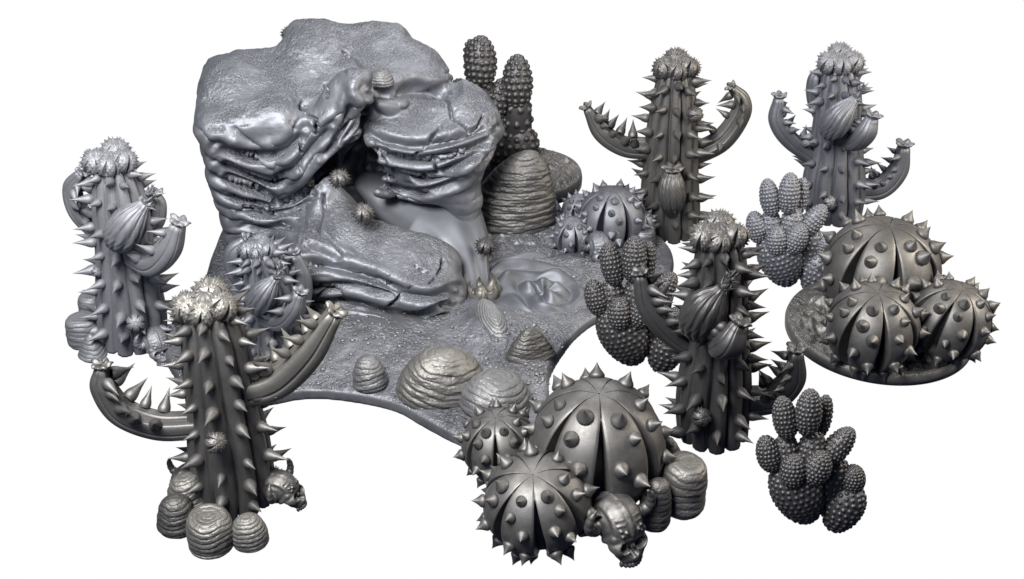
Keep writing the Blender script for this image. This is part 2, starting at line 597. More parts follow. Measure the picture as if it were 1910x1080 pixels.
def saguaro(label, rings, mat, arms=(), bud=None, group=None, nr=11, seed=0, urchins=(), spine_len=38, rows=15, crown_r=24, tone_crown=None, crown=None, skip=None):
    """rings: (px, py, halfwidth_px) from the foot up; the foot stands on z=0"""
    rng = random.Random(seed)
    base = G(rings[0][0], rings[0][1], 0.0)
    Y = base[1]
    pts, rad = [], []
    for px, py, hw in rings:
        p = P(px, py, Y)
        pts.append(p - base); rad.append(hw / ppu(p))
    pts, rad = np.array(pts), np.array(rad)
    root = thing('columnar_cactus', label, 'cactus', base, group)
    k = 1 / ppu(base)
    tb = Tube(pts, rad, 80, nr * 14, ribs(nr, .18, .055, .11, seed), cap0=False)
    # close the foot
    V = np.vstack([tb.V, pts[0][None]])
    ns = nr * 14
    V[:, 2] = np.maximum(V[:, 2], 0)
    body = obj('body', V, [tuple(int(x) for x in f) for f in tb.F] + [(int((j + 1) % ns), j, len(V) - 1) for j in range(ns)], mat, root)
    sm = spine(mat, 'long')
    L = spine_len * k
    cnt = 0
    for i in range(nr):
        m = rows // 2 + (i % 2)
        for j in range(m):
            t = .06 + .86 * (j + (.25 if i % 2 else .7) + rng.uniform(-.15, .15)) / m
            if t > .94: continue
            th = (i + rng.uniform(-.08, .08)) / nr * 2 * PI
            p, d, T = tb.at(t, th)
            if skip and any((proj(p + base)[0][0] - sx) ** 2 + (proj(p + base)[0][1] - sy) ** 2 < sr * sr for sx, sy, sr in skip) and d[1] < 0:
                continue
            if cnt >= 100: break
            put_spine(root, sm, p, d + T * .12, L * rng.uniform(.8, 1.15) * (1 - .15 * t), rng, fat=1.05)
            cnt += 1
    # arms
    for a in arms:
        pp, rr = [], []
        for q in a['pts']:
            p = P(q[0], q[1], Y + (q[3] if len(q) > 3 else 0))
            pp.append(p - base); rr.append(q[2] / ppu(p))
        up = a.get('up', (0, 0, 1))
        at = Tube(pp, [x * 1.12 for x in rr], 44, 110, arm_section(seed), ref=up, aspect=a.get('asp', .95))
        am = obj('arm', at.V, at.F, a.get('mat', mat), root)
        am_s = spine(a.get('mat', mat), 'long')
        n = a.get('n', 5)
        for j in range(n):
            t = a.get('t0', .25) + (a.get('t1', .92) - a.get('t0', .25)) * j / max(1, n - 1)
            for th in a.get('th', (-.84, .84)):
                tt = min(.97, max(.05, t + rng.uniform(-.03, .03)))
                p, d, T = at.at(tt, th, .9)
                put_spine(am, am_s, p, d, L * a.get('s', 1.0) * rng.uniform(.8, 1.1), rng)
        tip = at.c[-1]
        tr = at.r[-1]
        star_tip(am, a.get('mat', mat), tip + at.T[-1] * tr * .35, at.T[-1], tr * a.get('tip', 1.0), seed=seed)
    if bud:
        pp, rr = [], []
        for q in bud['pts']:
            p = P(q[0], q[1], Y + q[3])
            pp.append(p - base); rr.append(q[2] / ppu(p))
        bt = Tube(pp, rr, 36, 110, wave_section(bud.get('n', 13), .13), ref=(0, -1, 0))
        bm = obj('flower_bud', bt.V, bt.F, mat, root)
        if bud.get('blossom', True):
            blossom(bm, mat, bt.c[-1] + bt.T[-1] * bt.r[-1] * .3, bt.T[-1], bud.get('br', 20) * k, seed)
            p2 = bt.c[-1] + np.array([.03, 0, .05])
            blossom(bm, mat, p2, (.4, -.1, 1), bud.get('br', 20) * k * .75, seed + 1)
        else:
            star_tip(bm, mat, bt.c[-1] + bt.T[-1] * bt.r[-1] * .2, bt.T[-1], bt.r[-1] * 1.15, 6, 'tip_flower', seed, .7)
    # crown of small spiky barrels
    top = pts[-1]
    cr = crown_r * k
    cr_list = crown or [(-.72, -.3, -.05, .95), (.72, -.3, 0, .9), (0, -.62, -.12, .85), (.1, .5, .15, 1.0)]
    for n, (dx, dy, dz, s) in enumerate(cr_list):
        mini(root, tone_crown or mat, top + np.array([dx, dy, dz]) * cr * 1.1, cr * s * .85, (rng.uniform(-10, 25), dx * 25, rng.uniform(0, 90)), 'crown_bud')
    for (ux, uy, ur, dy) in urchins:
        p = P(ux, uy, Y + dy)
        mini(root, mat, p - base, ur / ppu(p), (60, 0, rng.uniform(0, 60)), 'side_bud')
    return root, base


# ------------------------------------------------------------------ warty cactus
def pad_mesh(rx, ry, rz, rb, sp, hb, nu=150, nv=104, egg=.0, seed=0, zmin=None):
    """ellipsoid pad with raised round warts, real geometry"""
    rng = np.random.RandomState(seed)
    u = np.arange(nu) / nu * 2 * PI
    v = (np.arange(nv) + .5) / nv * PI
    sv, cv = np.sin(v)[:, None], np.cos(v)[:, None]
    e = 1 + egg * cv                       # wider below when egg < 0
    X = rx * sv * np.cos(u) * e; Y_ = ry * sv * np.sin(u) * e; Z = rz * cv + 0 * u
    V = np.stack([X, Y_, Z], -1).reshape(-1, 3)
    N = np.stack([X / rx ** 2, Y_ / ry ** 2, Z / rz ** 2], -1).reshape(-1, 3)
    N /= np.linalg.norm(N, axis=1)[:, None] + 1e-9
    # wart centres in rows, staggered
    cs = []
    nrow = max(4, int(PI * (rz + rx) / 2 / (sp * .87)))
    for i in range(nrow):
        ph = (i + .5) / nrow * PI
        rr = math.sin(ph) * (1 + egg * math.cos(ph))
        m = max(1, int(round(2 * PI * rr * (rx + ry) / 2 / sp)))
        for j in range(m):
            a = (j + .5 * (i % 2) + rng.uniform(-.12, .12)) / m * 2 * PI
            p2 = ph + rng.uniform(-.12, .12) / nrow * PI
            cs.append((rx * math.sin(p2) * math.cos(a) * (1 + egg * math.cos(p2)), ry * math.sin(p2) * math.sin(a) * (1 + egg * math.cos(p2)), rz * math.cos(p2)))
    cs = np.array(cs)
    dm = np.full(len(V), 1e9)
    for c in cs:
        dd = ((V - c) ** 2).sum(1)
        dm = np.minimum(dm, dd)
    q = np.clip(1 - dm / rb ** 2, 0, 1)
    V = V + N * (hb * np.sqrt(q) * (q > 0))[:, None]
    return V, grid_faces(nv, nu)[:, ::-1]


_WP = {}
def warty(label, pads, mat, px0, py0, origin, scale, z0=0.0, group=None, name='warty_cactus'):
    """pads: (name, cx, cy, rx, ry, tilt_deg, depth, rb, sp) in sketch units around origin (x right, y down)"""
    base = G(px0, py0, z0)
    root = thing(name, label, 'cactus', base, group)
    k0 = scale / ppu(base)
    for i, (nm, cx, cy, rx, ry, tilt, dep, rb, sp) in enumerate(pads):
        key = (id(pads), i, mat.name)
        q = P(px0 + (cx - origin[0]) * scale, py0 + (cy - origin[1]) * scale, base[1] + dep * k0)
        x, y, z = q - base
        k = scale / ppu(q)
        if key not in _WP:
            V, Fc = pad_mesh(rx, rx * .88, ry * 1.08, rb, sp, rb * .75, seed=i, egg=.14 if nm == 'body' else -.06,
                             nu=120 if rx < 60 else 190, nv=110 if rx < 60 else 150)
            _WP[key] = mesh_data(nm, V, Fc, mat)
        o = link(nm, _WP[key], root, (x, y, z))
        o.scale = (k, k, k)
        o.rotation_euler = (math.radians(-8 if nm == 'pad' else 0), math.radians(tilt), 0)
    return root


# ------------------------------------------------------------------ layered stones
def stone_mesh(rx, ry, h, n, ex=2.5, mat=None, seed=0, lip=.06, rough=.02, taper=0.0, peak=0.0):
    """stacked ledges laid along the outline, so the top shows rings as well"""
    rng = np.random.RandomState(seed)
    ns = 110
    # outline from foot to top centre
    a = np.linspace(0, PI / 2, 400)
    pr = np.cos(a) ** (2 / max(2, ex)) ; pz = np.sin(a) ** (2 / max(2, ex * .8))
    if ex < 2: pr = pr * (1 - .45 * pz)
    pr = pr * (1 - taper * pz)
    R = (rx + ry) / 2
    X, Z = pr * R, pz * h
    sl = np.concatenate([[0], np.cumsum(np.hypot(np.diff(X), np.diff(Z)))]); L = sl[-1]
    n = max(n, int(round(n * L / (h + .35 * R))))
    per = 9
    nr = n * per + 1
    s = np.linspace(0, L, nr)
    Xr = np.interp(s, sl, pr); Zr = np.interp(s, sl, Z)
    tx = np.gradient(np.interp(s, sl, X)); tz = np.gradient(Zr)
    nn_ = np.hypot(tx, tz) + 1e-9
    nx, nz = tz / nn_, -tx / nn_
    th = np.arange(ns) / ns * 2 * PI
    jit = rng.uniform(-1, 1, n + 3)
    V = []
    for i in range(nr):
        u = s[i] / L * n + .25 * np.sin(th + seed * 2) * min(1, i / 12) + .45 * vnoise(np.stack([np.cos(th) * 1.5 + seed, np.sin(th) * 1.5, s[i] / L * 3 + 0 * th], 1)) * (i < nr - 2)
        u = np.clip(u, 0, n + 1.99)
        f = u - np.floor(u); l = np.floor(u).astype(int)
        bulge = lip * R * (np.sin(PI * f ** .75) ** .38 - .5 + .45 * jit[l])
        fade = min(1, Xr[i] * 3.0) * (.5 + .5 * min(1, Xr[i] * 1.15))
        foot = -.12 * math.exp(-(s[i] / (.05 * L)) ** 2)
        rr = Xr[i] * (1 + foot)
        wob = 1 + .03 * np.sin(2 * th + seed) + .02 * np.sin(3 * th + seed * 2)
        x = np.cos(th) * (rx * rr * wob + nx[i] * bulge * fade) + peak * rx * Zr[i] / h
        y = np.sin(th) * (ry * rr * wob + nx[i] * bulge * fade)
        z = Zr[i] + nz[i] * bulge * fade + 0 * th
        V.append(np.stack([x, y, z], 1))
    V = np.vstack(V)
    q = fbm(V / R * np.array([2.5, 2.5, 9]) + seed, 3)
    q2 = fbm(V / R * np.array([9, 9, 30]) + seed, 2)
    cen = V.copy(); cen[:, 2] = 0; cen /= np.linalg.norm(cen, axis=1)[:, None] + 1e-9
    V = V + cen * ((q * rough * 1.3 + q2 * rough * .6) * R * np.minimum(1, np.linalg.norm(V[:, :2], axis=1) / R * 2))[:, None]
    return mesh_data('layered_stone', V, grid_faces(nr, ns), mat)


def stone(label, px, py, hw, hpx, n=8, ex=4, mat=None, z0=0.0, tilt=(0, 0, 0), seed=0, depth=.9, group=None, lip=.06, rough=.02, taper=0.0, name='layered_stone', peak=0.0):
    """px,py = centre of the foot in the photograph"""
    b = G(px, py, z0)
    k = 1 / ppu(b)
    me = stone_mesh(hw * k, hw * k * depth, hpx * k / .85, n, ex, mat or STONEM, seed, lip, rough, taper, peak)
    o = link(name, me, None, b)
    o.rotation_euler = tuple(math.radians(a) for a in tilt)
    tag(o, label, 'stone', group)
    return o


# ------------------------------------------------------------------ horned skull
def ell(Pn, c, r):
    q = (Pn - np.array(c)) / np.array(r)
    l = np.sqrt((q ** 2).sum(-1))
    return (l - 1) * min(r)


def caps(Pn, a, b, r):
    a, b = np.array(a, float), np.array(b, float)
    pa = Pn - a; ba = b - a
    h = np.clip((pa @ ba) / (ba @ ba), 0, 1)
    return np.linalg.norm(pa - h[..., None] * ba, axis=-1) - r


def skull_meshes(mat):
    h = .021
    ax = [np.arange(-.62, .62, h), np.arange(-.80, .66, h), np.arange(-.62, .72, h)]
    Pn = np.stack(np.meshgrid(*ax, indexing='ij'), -1)
    S = Pn.copy(); S[..., 0] = np.abs(S[..., 0])
    d = ell(Pn, (0, .08, .18), (.46, .52, .44))
    d = smin(d, ell(S, (.17, -.36, -.1), (.24, .22, .22)), .08)        # cheeks
    d = smin(d, caps(S, (.0, -.50, -.30), (.10, -.46, -.30), .15), .08)  # muzzle
    d = smin(d, caps(S, (.02, -.44, .12), (.30, -.34, .13), .075), .05)  # brow
    d = smin(d, caps(S, (.30, -.34, .1), (.36, -.1, -.06), .07), .05)    # cheekbone arch
    d = smax(d, -ell(S, (.17, -.50, -.03), (.13, .18, .10)), .015)      # sockets
    d = smax(d, -ell(S, (.035, -.62, -.15), (.055, .18, .09)), .01)       # nose
    d = smax(d, -ell(S, (.42, -.30, -.22), (.16, .22, .10)), .04)        # hollow temples below
    d = smax(d, -(Pn[..., 2] + .44), .03)
    # helmet plate with raised ridge and studs
    pl = smax(ell(Pn, (0, .06, .2), (.49, .56, .465)), -(Pn[..., 2] - .12 + .3 * (Pn[..., 1] + .35)), .02)
    pl = smax(pl, np.abs(Pn[..., 0]) - .33, .02)
    rim = np.abs(ell(Pn, (0, .06, .2), (.50, .57, .475))) - .02
    band = smax(rim, np.abs(Pn[..., 0]) - .035, .01)
    band = smax(band, -(Pn[..., 2] - .18), .01)
    d = smin(d, pl, .015)
    d = smin(d, band, .015)
    for (x, z) in ((-.22, .33), (-.13, .30), (.13, .30), (.22, .33), (-.2, .22), (.2, .22)):
        y = -.5 * math.sqrt(max(.05, 1 - (x / .5) ** 2 - ((z - .2) / .47) ** 2)) * 1.12 + .06
        d = smin(d, ell(Pn, (x, y, z), (.035, .045, .035)), .01)
    for z in (.42, .50):
        y = -.57 * math.sqrt(max(.05, 1 - (.18 / .5) ** 2 - ((z - .2) / .47) ** 2)) + .06
        d = smin(d, caps(S, (.12, y, z), (.25, y + .05, z - .02), .028), .01)
    d += .02 * fbm(Pn * 5, 3)
    V, Fq = surfnets(d, (ax[0][0], ax[1][0], ax[2][0]), h)
    body = mesh_data('skull', V, Fq, mat)
    # teeth
    T = 1e9
    for i in range(4):
        x = .035 + i * .062
        T = np.minimum(T, ell(S, (x, -.60 + .3 * x * x * 8, -.43), (.036, .05, .075)))
    V, Fq = surfnets(T, (ax[0][0], ax[1][0], ax[2][0]), h)
    teeth = mesh_data('teeth', V, Fq, mat)
    horns = []
    for s in (-1, 1):
        pts = [(s * .30, .05, .22), (s * .54, .0, .18), (s * .68, -.05, .33), (s * .68, -.08, .56), (s * .58, -.1, .74)]
        rad = [.145, .125, .10, .075, .025]
        def sec(th, t):
            return 1 + .14 * np.abs(np.sin(t * PI * 6.5)) ** .6 - .1 + 0 * th
        tb = Tube(pts, rad, 70, 28, sec)
        horns.append(mesh_data('horn', tb.V, tb.F, mat))
    return body, teeth, horns


_SK = {}
def skull(label, px, py, hw, mat, yaw=0, z0=0.0, pitch=0, group='horned skulls', lift=.42):
    if mat.name not in _SK:
        _SK[mat.name] = skull_meshes(mat)
    body, teeth, horns = _SK[mat.name]
    b = G(px, py, z0 + .05)
    s = hw / ppu(b) / .47
    b = G(px, py, z0 + lift * s)
    root = thing('horned_skull', label, 'skull', b, group)
    root.rotation_euler = (math.radians(pitch), 0, math.radians(yaw))
    root.scale = (s, s, s)
    link('cranium', body, root)
    link('teeth', teeth, root)
    for hm in horns:
        link('horn', hm, root)
    return root
# ------------------------------------------------------------------ the big rock
def rbox(Pn, c, hf, rd, rot=(0, 0, 0)):
    M = np.array(Matrix.Rotation(math.radians(rot[2]), 3, 'Z') @ Matrix.Rotation(math.radians(rot[1]), 3, 'Y') @ Matrix.Rotation(math.radians(rot[0]), 3, 'X'))
    q = np.abs((Pn - np.array(c)) @ M) - (np.array(hf) - rd)
    return np.linalg.norm(np.maximum(q, 0), axis=-1) + np.minimum(q.max(-1), 0) - rd


def rell(Pn, c, r, rot=(0, 0, 0)):
    M = np.array(Matrix.Rotation(math.radians(rot[2]), 3, 'Z') @ Matrix.Rotation(math.radians(rot[1]), 3, 'Y') @ Matrix.Rotation(math.radians(rot[0]), 3, 'X'))
    q = (Pn - np.array(c)) @ M
    l0 = np.sqrt(((q / np.array(r)) ** 2).sum(-1)) + 1e-9
    l1 = np.sqrt(((q / np.array(r) ** 2) ** 2).sum(-1)) + 1e-9
    return l0 * (l0 - 1) / l1


def rock_base_sdf(Pn):
    d = rbox(Pn, P(500, 305, .42), (.245, .33, .50), .085, (10, -7, 6))            # left buttress
    d = smin(d, rell(Pn, P(436, 165, .42), (.15, .22, .16)), .07)
    d = smin(d, rbox(Pn, P(548, 430, .36), (.165, .28, .30), .12), .08)
    d = smin(d, rbox(Pn, P(648, 262, .70), (.31, .30, .57), .08, (22, 4, 4)), .045)     # back top, sloping to the viewer
    d = smin(d, rell(Pn, P(590, 118, .62), (.16, .22, .17), (20, -6, 0)), .06)
    d = smin(d, rell(Pn, P(758, 150, .60), (.205, .25, .155), (14, 10, 0)), .03)          # top right ledge
    d = smin(d, caps(Pn, P(560, 262, .14), P(660, 162, .16), .09), .07)            # draped nose
    d = smin(d, caps(Pn, P(560, 300, .12), P(640, 240, .16), .09), .06)
    d = smin(d, rbox(Pn, P(795, 262, .38), (.27, .28, .19), .10, (12, 6, 0)), .04)        # right lobe
    d = smin(d, rell(Pn, P(870, 245, .34), (.145, .24, .15), (0, 14, 0)), .08)
    d = smin(d, caps(Pn, P(800, 335, .24), P(862, 372, .20), .09), .06)               # right support
    d = smin(d, caps(Pn, P(862, 372, .20), P(868, 480, .12), .055), .05)
    d = smin(d, rell(Pn, P(600, 505, -.03), (.28, .27, .25)), .07)                      # front foot
    d = smin(d, rbox(Pn, P(700, 522, -.15), (.37, .20, .22), .09, (16, 15, -8)), .05)               # front ridge
    d = smin(d, rell(Pn, P(800, 548, -.19), (.15, .17, .12), (0, 10, 0)), .05)
    d = smin(d, caps(Pn, P(620, 378, .08), P(655, 440, -.02), .10), .07)
    d = smin(d, rell(Pn, P(722, 585, -.25), (.34, .19, .13), (0, 4, -2)), .04)
    d = smax(d, -caps(Pn, P(655, 308, -.06), P(750, 365, .12), .085), .04)              # cave mouth
    d = smax(d, -caps(Pn, P(665, 315, .05), P(700, 300, .5), .12), .04)
    return d


def build_rock():
    hc = .0192; k3 = 3; h = hc / k3
    lo = np.array([-1.62, -.46, .0]); hi = np.array([.14, 1.12, 1.36])
    ax = [np.arange(lo[i], hi[i], hc) for i in range(3)]
    Pc = np.stack(np.meshgrid(*ax, indexing='ij'), -1)
    # broad warping so nothing stays a box
    Wp = Pc + .035 * np.stack([fbm(Pc * 2.6 + 3, 2), fbm(Pc * 2.6 + 17, 2), fbm(Pc * 2.2 + 31, 2)], -1)
    dc = rock_base_sdf(Wp)
    gc = np.gradient(dc, hc, axis=2)

    def upsample(a):
        for axis in range(3):
            n = a.shape[axis]
            t = np.arange((n - 1) * k3 + 1) / k3
            i = np.minimum(t.astype(int), n - 2); f = t - i
            sh = [1, 1, 1]; sh[axis] = len(t); f = f.reshape(sh).astype(np.float32)
            a = np.take(a, i, axis) * (1 - f) + np.take(a, i + 1, axis) * f
        return a
    d = upsample(dc.astype(np.float32)); gz = upsample(gc.astype(np.float32))
    m = np.abs(d) < .07
    I = np.argwhere(m)
    ax = [lo[i] + np.arange(d.shape[i]) * h for i in range(3)]
    p = lo + I * h; nz = gz[m]
    x, y, z = p[:, 0], p[:, 1], p[:, 2]
    x510 = P(515, 330, .05)[0]
    dx = x - x510
    dk = np.sqrt(dx ** 2 + .05 ** 2)
    V1 = .20 - np.where(dx < 0, .62 * dk, .95 * dk)
    V1 = np.clip(V1, -.4, .22) * sstep(.25, .55, z) * (1 - .35 * sstep(.75, .95, z))
    xr = P(800, 280, .1)[0]
    V2 = .07 * (1 - ((x - xr) / .3) ** 2)
    wr = sstep(P(690, 280, .2)[0] - .10, P(690, 280, .2)[0] + .16, x)
    V3 = .10 * (x - P(600, 500, 0)[0]) * (z < .4)
    lev = z + V1 * (1 - wr) + V2 * wr * sstep(.3, .5, z) + V3 + .085 * fbm(p * np.array([2.6, 2.6, 1.2]) + 5, 3)
    u = lev * 9.6
    fr = u - np.floor(u)
    i = np.floor(u).astype(int)
    amp = .010 + .006 * vnoise(np.stack([i * 3.7, x * 2.2, y * 2.2], 1))
    ridge = np.clip(np.sin(PI * fr ** .62), 0, 1) ** .5
    u2 = lev * 19 + 1.5 * vnoise(p * 4)
    fine = np.clip(np.abs(np.sin(PI * u2)), 0, 1) ** .6
    lowz = 1 - sstep(.30, .52, z)
    side = 1 - sstep(.24 + .26 * lowz, .50 + .25 * lowz, nz + .15 * vnoise(p * 4 + 7))
    calm = 1 - .85 * sstep(P(770, 380, .2)[0], P(820, 380, .2)[0], x) * (1 - sstep(.46, .58, z))
    disp = calm * side * ((ridge - .72) * amp * 2.4 + .004 * (fine - .6) * sstep(0, .35, vnoise(p * 2.4 + 9)))
    lump = .016 * fbm(p * 4.2, 3) + .005 * fbm(p * 13 + 4, 2) + (1 - side) * (.006 * fbm(p * 16, 3) + .004 * fbm(p * 60, 2) * sstep(-.2, .2, vnoise(p * 4 + 2)))
    d[m] -= disp + lump
    d = smax(d, -(ax[2][None, None, :] - .03), .01)
    V, Fq = surfnets(d, lo, h)
    N = vnormals(V, Fq)
    view = V - CAM
    if (N * view).sum(1).mean() > 0 and False:
        Fq = Fq[:, ::-1]
    px = proj(V)
    facing = -(N * view).sum(1) / np.linalg.norm(view, axis=1)
    cracks = [
        ([(640, 95), (662, 110), (676, 130)], 3, .03), ([(606, 158), (610, 180)], 3.5, .03), ([(560, 200), (575, 215), (590, 222), (590, 250)], 3, .03),
        ([(562, 258), (560, 280), (566, 300), (560, 315)], 3, .025), ([(826, 185), (838, 195), (842, 220), (858, 232), (876, 245), (890, 238), (900, 215)], 2.6, .025),
        ([(820, 238), (806, 255), (798, 270), (780, 285), (765, 295)], 3.6, .035), ([(808, 300), (816, 318)], 3, .03),
        ([(603, 365), (604, 395), (598, 430), (615, 450), (640, 476)], 3.2, .035), ([(826, 484), (824, 500), (808, 520), (800, 530)], 2.8, .03),
        ([(775, 495), (790, 505), (812, 512)], 2.4, .025), ([(752, 544), (738, 560), (714, 572), (690, 580)], 3.2, .035), ([(620, 530), (600, 545), (588, 555)], 3, .02),
        ([(455, 385), (500, 390), (540, 380), (575, 350), (600, 330)], 3.5, .03),
        
        
    ]
    # main creases between the folds, traced as lines over the flanks
    for pl, w, dep in [
        ([(122, 478), (180, 500), (250, 510), (320, 503), (370, 472), (410, 430)], 5.5, .044),
        ([(128, 522), (180, 552), (240, 577), (300, 590), (350, 562), (400, 520), (440, 470), (500, 415)], 5, .042),
        ([(132, 568), (190, 592), (250, 618), (300, 645), (330, 668), (400, 632), (450, 580), (520, 510), (600, 440)], 5.5, .046),
        ([(150, 628), (200, 652), (260, 664), (335, 690)], 4, .03), ([(210, 692), (280, 697), (340, 692), (400, 668), (455, 622)], 4.5, .04),
        ([(185, 735), (270, 745), (340, 737), (400, 745)], 4.5, .036), ([(190, 790), (260, 785), (330, 792), (380, 800)], 4.5, .036),
        ([(560, 330), (540, 400), (500, 465), (455, 525)], 4, .032), ([(612, 325), (598, 380), (560, 430), (520, 475)], 4.5, .034),
        ([(612, 440), (700, 468), (770, 480), (860, 466), (950, 440), (1010, 418)], 4.5, .034), ([(615, 485), (700, 512), (780, 522), (860, 512), (960, 482), (1022, 450)], 5, .044),
        ([(620, 545), (700, 562), (790, 578), (860, 562), (940, 520), (1005, 490)], 5.5, .046), ([(640, 600), (720, 615), (800, 622), (880, 600), (920, 580)], 4.5, .034),
        ([(1018, 400), (1036, 450), (1010, 520), (962, 560)], 4, .028), ([(610, 292), (700, 304), (760, 296), (830, 304), (890, 298)], 7, .05),
        ([(400, 868), (480, 864), (540, 880), (620, 905), (700, 940), (760, 965), (820, 972), (895, 950)], 5, .045),
        ([(400, 930), (480, 935), (560, 931), (640, 948), (715, 972)], 4, .035), ([(400, 978), (480, 992), (560, 988), (640, 1010), (720, 1030), (800, 1025), (890, 985)], 5.5, .046),
        ([(600, 1045), (700, 1062), (800, 1058), (890, 1022)], 4.5, .034), ([(398, 800), (440, 815), (500, 838), (540, 850)], 4, .03),
    ]:
        cracks.append(([(336 + X / 1.7535, Y / 1.7535) for X, Y in pl], w * 1.15, dep * .95))
    off = np.zeros(len(V))
    groove = np.zeros(len(V)); swell = np.zeros(len(V))
    wob = vnoise(V * 9)
    for pl, w, dep in cracks:
        if w >= 4:
            pl = catmull([(a_, b_) for a_, b_ in pl], len(pl) * 6)
        best = np.full(len(V), 1e9)
        for (x0, y0), (x1, y1) in zip(pl[:-1], pl[1:]):
            a = np.array([x0, y0]); b = np.array([x1, y1]) - a
            t = np.clip(((px - a) @ b) / (b @ b + 1e-9), 0, 1)
            q = px - a - t[:, None] * b
            best = np.minimum(best, np.hypot(q[:, 0], q[:, 1]) + .8 * wob)
        ends = np.minimum(np.hypot(px[:, 0] - pl[0][0], px[:, 1] - pl[0][1]), np.hypot(px[:, 0] - pl[-1][0], px[:, 1] - pl[-1][1]))
        tap = sstep(-2, 26, ends) if w >= 4 else 1.0
        ok = sstep(.0, .2, facing)
        groove = np.maximum(groove, ok * tap * (1.0 if w >= 4 else 1.25) * dep * np.exp(-(best / (w * (1.25 if w >= 4 else .75))) ** 2))
        if w >= 4:
            swell = np.maximum(swell, ok * tap * .5 * dep * np.exp(-((best - 3.0 * w) / (1.9 * w)) ** 2))
    off += swell * (1 - np.clip(groove / .02, 0, 1)) - groove
    # dimples
    for cx, cy, r, dep in [(440, 258, 9, -.012), (790, 208, 9, -.012), (582, 492, 8, .02), (602, 493, 5, .012), (545, 228, 8, .02), (642, 134, 4, .02), (390, 168, 8, -.01), (412, 240, 5, .01), (548, 240, 5, .02)]:
        q = np.hypot(px[:, 0] - cx, px[:, 1] - cy)
        off -= np.where(facing > .05, dep * np.exp(-(q / r) ** 2), 0)
    V = V + N * off[:, None]
    return V, Fq


rock = None
V, Fq = build_rock()
rock = obj('rock_formation', V, Fq, ROCKM)
tag(rock, 'huge blue grey rock formation with folded flanks, overhanging ledges and a cave mouth', 'rock')

# ------------------------------------------------------------------ waterfall tongue
def build_fall():
    pts = [(682, 342, 26, .42), (735, 372, 52, .36), (806, 402, 84, .27), (848, 447, 62, .12), (870, 502, 40, -.01), (878, 552, 36, -.09)]
    pp, rr = [], []
    for a, b, w, Y in pts:
        p = P(a, b, Y); pp.append(p); rr.append(w / ppu(p))
    def sec(th, t):
        k = np.minimum(1, .15 + t * 1.1) ** 2
        return 1 + (.065 * np.sin(th * 5 + 2 * t) + .03 * np.sin(th * 10 + 5 * t + 1)) * k + .05 * np.sin(2 * th + 5 * t) + .03 * np.sin(3 * th + 9 * t)
    tb = Tube(pp, rr, 110, 140, sec, aspect=.45, ref=(0, -.5, 1), cap1=False)
    V = tb.V.copy()
    V += (.010 * fbm(V * np.array([5, 5, 5.]) + 2, 2))[:, None] * np.array([0, -1, 1])
    return V, tb.F


V, Fq = build_fall()
fall = obj('waterfall', V, Fq, POOLM)
tag(fall, 'smooth streaked waterfall pouring from the cave down to the pool', 'waterfall')

# ------------------------------------------------------------------ the wavy base plate
OUT = [(303, 640), (328, 585), (378, 520), (395, 470), (430, 400), (520, 300), (650, 250), (800, 245), (905, 262), (985, 300), (1040, 370), (1060, 400), (1100, 402), (1160, 408),
       (1215, 428), (1248, 455), (1257, 484), (1243, 515), (1200, 545), (1140, 572), (1085, 606), (1050, 645), (1025, 690), (1022, 740), (1000, 800), (940, 838), (870, 818), (800, 785), (750, 755),
       (690, 738), (620, 728), (560, 728), (500, 738), (420, 745), (345, 715)]
PZ = .055


def poly_sdf(X, Y, pts):
    d = np.full(X.shape, 1e9); ins = np.zeros(X.shape, bool)
    n = len(pts)
    for i in range(n):
        a = pts[i]; b = pts[(i + 1) % n]
        e = b - a
        wx, wy = X - a[0], Y - a[1]
        t = np.clip((wx * e[0] + wy * e[1]) / (e @ e), 0, 1)
        d = np.minimum(d, (wx - e[0] * t) ** 2 + (wy - e[1] * t) ** 2)
        c1 = (a[1] > Y) != (b[1] > Y)
        xi = a[0] + (Y - a[1]) / ((b[1] - a[1]) if abs(b[1] - a[1]) > 1e-9 else 1e-9) * e[0]
        ins ^= c1 & (X < xi)
    d = np.sqrt(d)
    return np.where(ins, -d, d)


def bell(X, Y, px, py, rx, ry, h, z=PZ):
    c = G(px, py, z)
    return h * np.exp(-((X - c[0]) / rx) ** 2 - ((Y - c[1]) / ry) ** 2)


def plate_top(X, Y, sd):
    q = np.stack([X, Y, 0 * X], -1)
    edge = sstep(0, -.22, sd)
    zt = PZ + edge * (.018 + .03 * fbm(q * 2.2 + 4, 3))
    grit = sstep(-.05, .25, fbm(q * 3.1 + 8, 2))
    zt = zt + edge * (.014 * fbm(q * 22, 3) * (.35 + grit) + .016 * np.maximum(0, fbm(q * 40 + 3, 2)) * (.3 + grit))
    zt = zt + bell(X, Y, 640, 600, .42, .22, .05) + bell(X, Y, 930, 620, .16, .14, .055) + bell(X, Y, 1000, 690, .12, .12, .03)
    zt = zt + bell(X, Y, 930, 440, .35, .10, .05)
    ps = bell(X, Y, 1000, 535, .27, .17, 1.0)
    zt = zt * (1 - ps) + ps * (PZ + .005)
    return zt


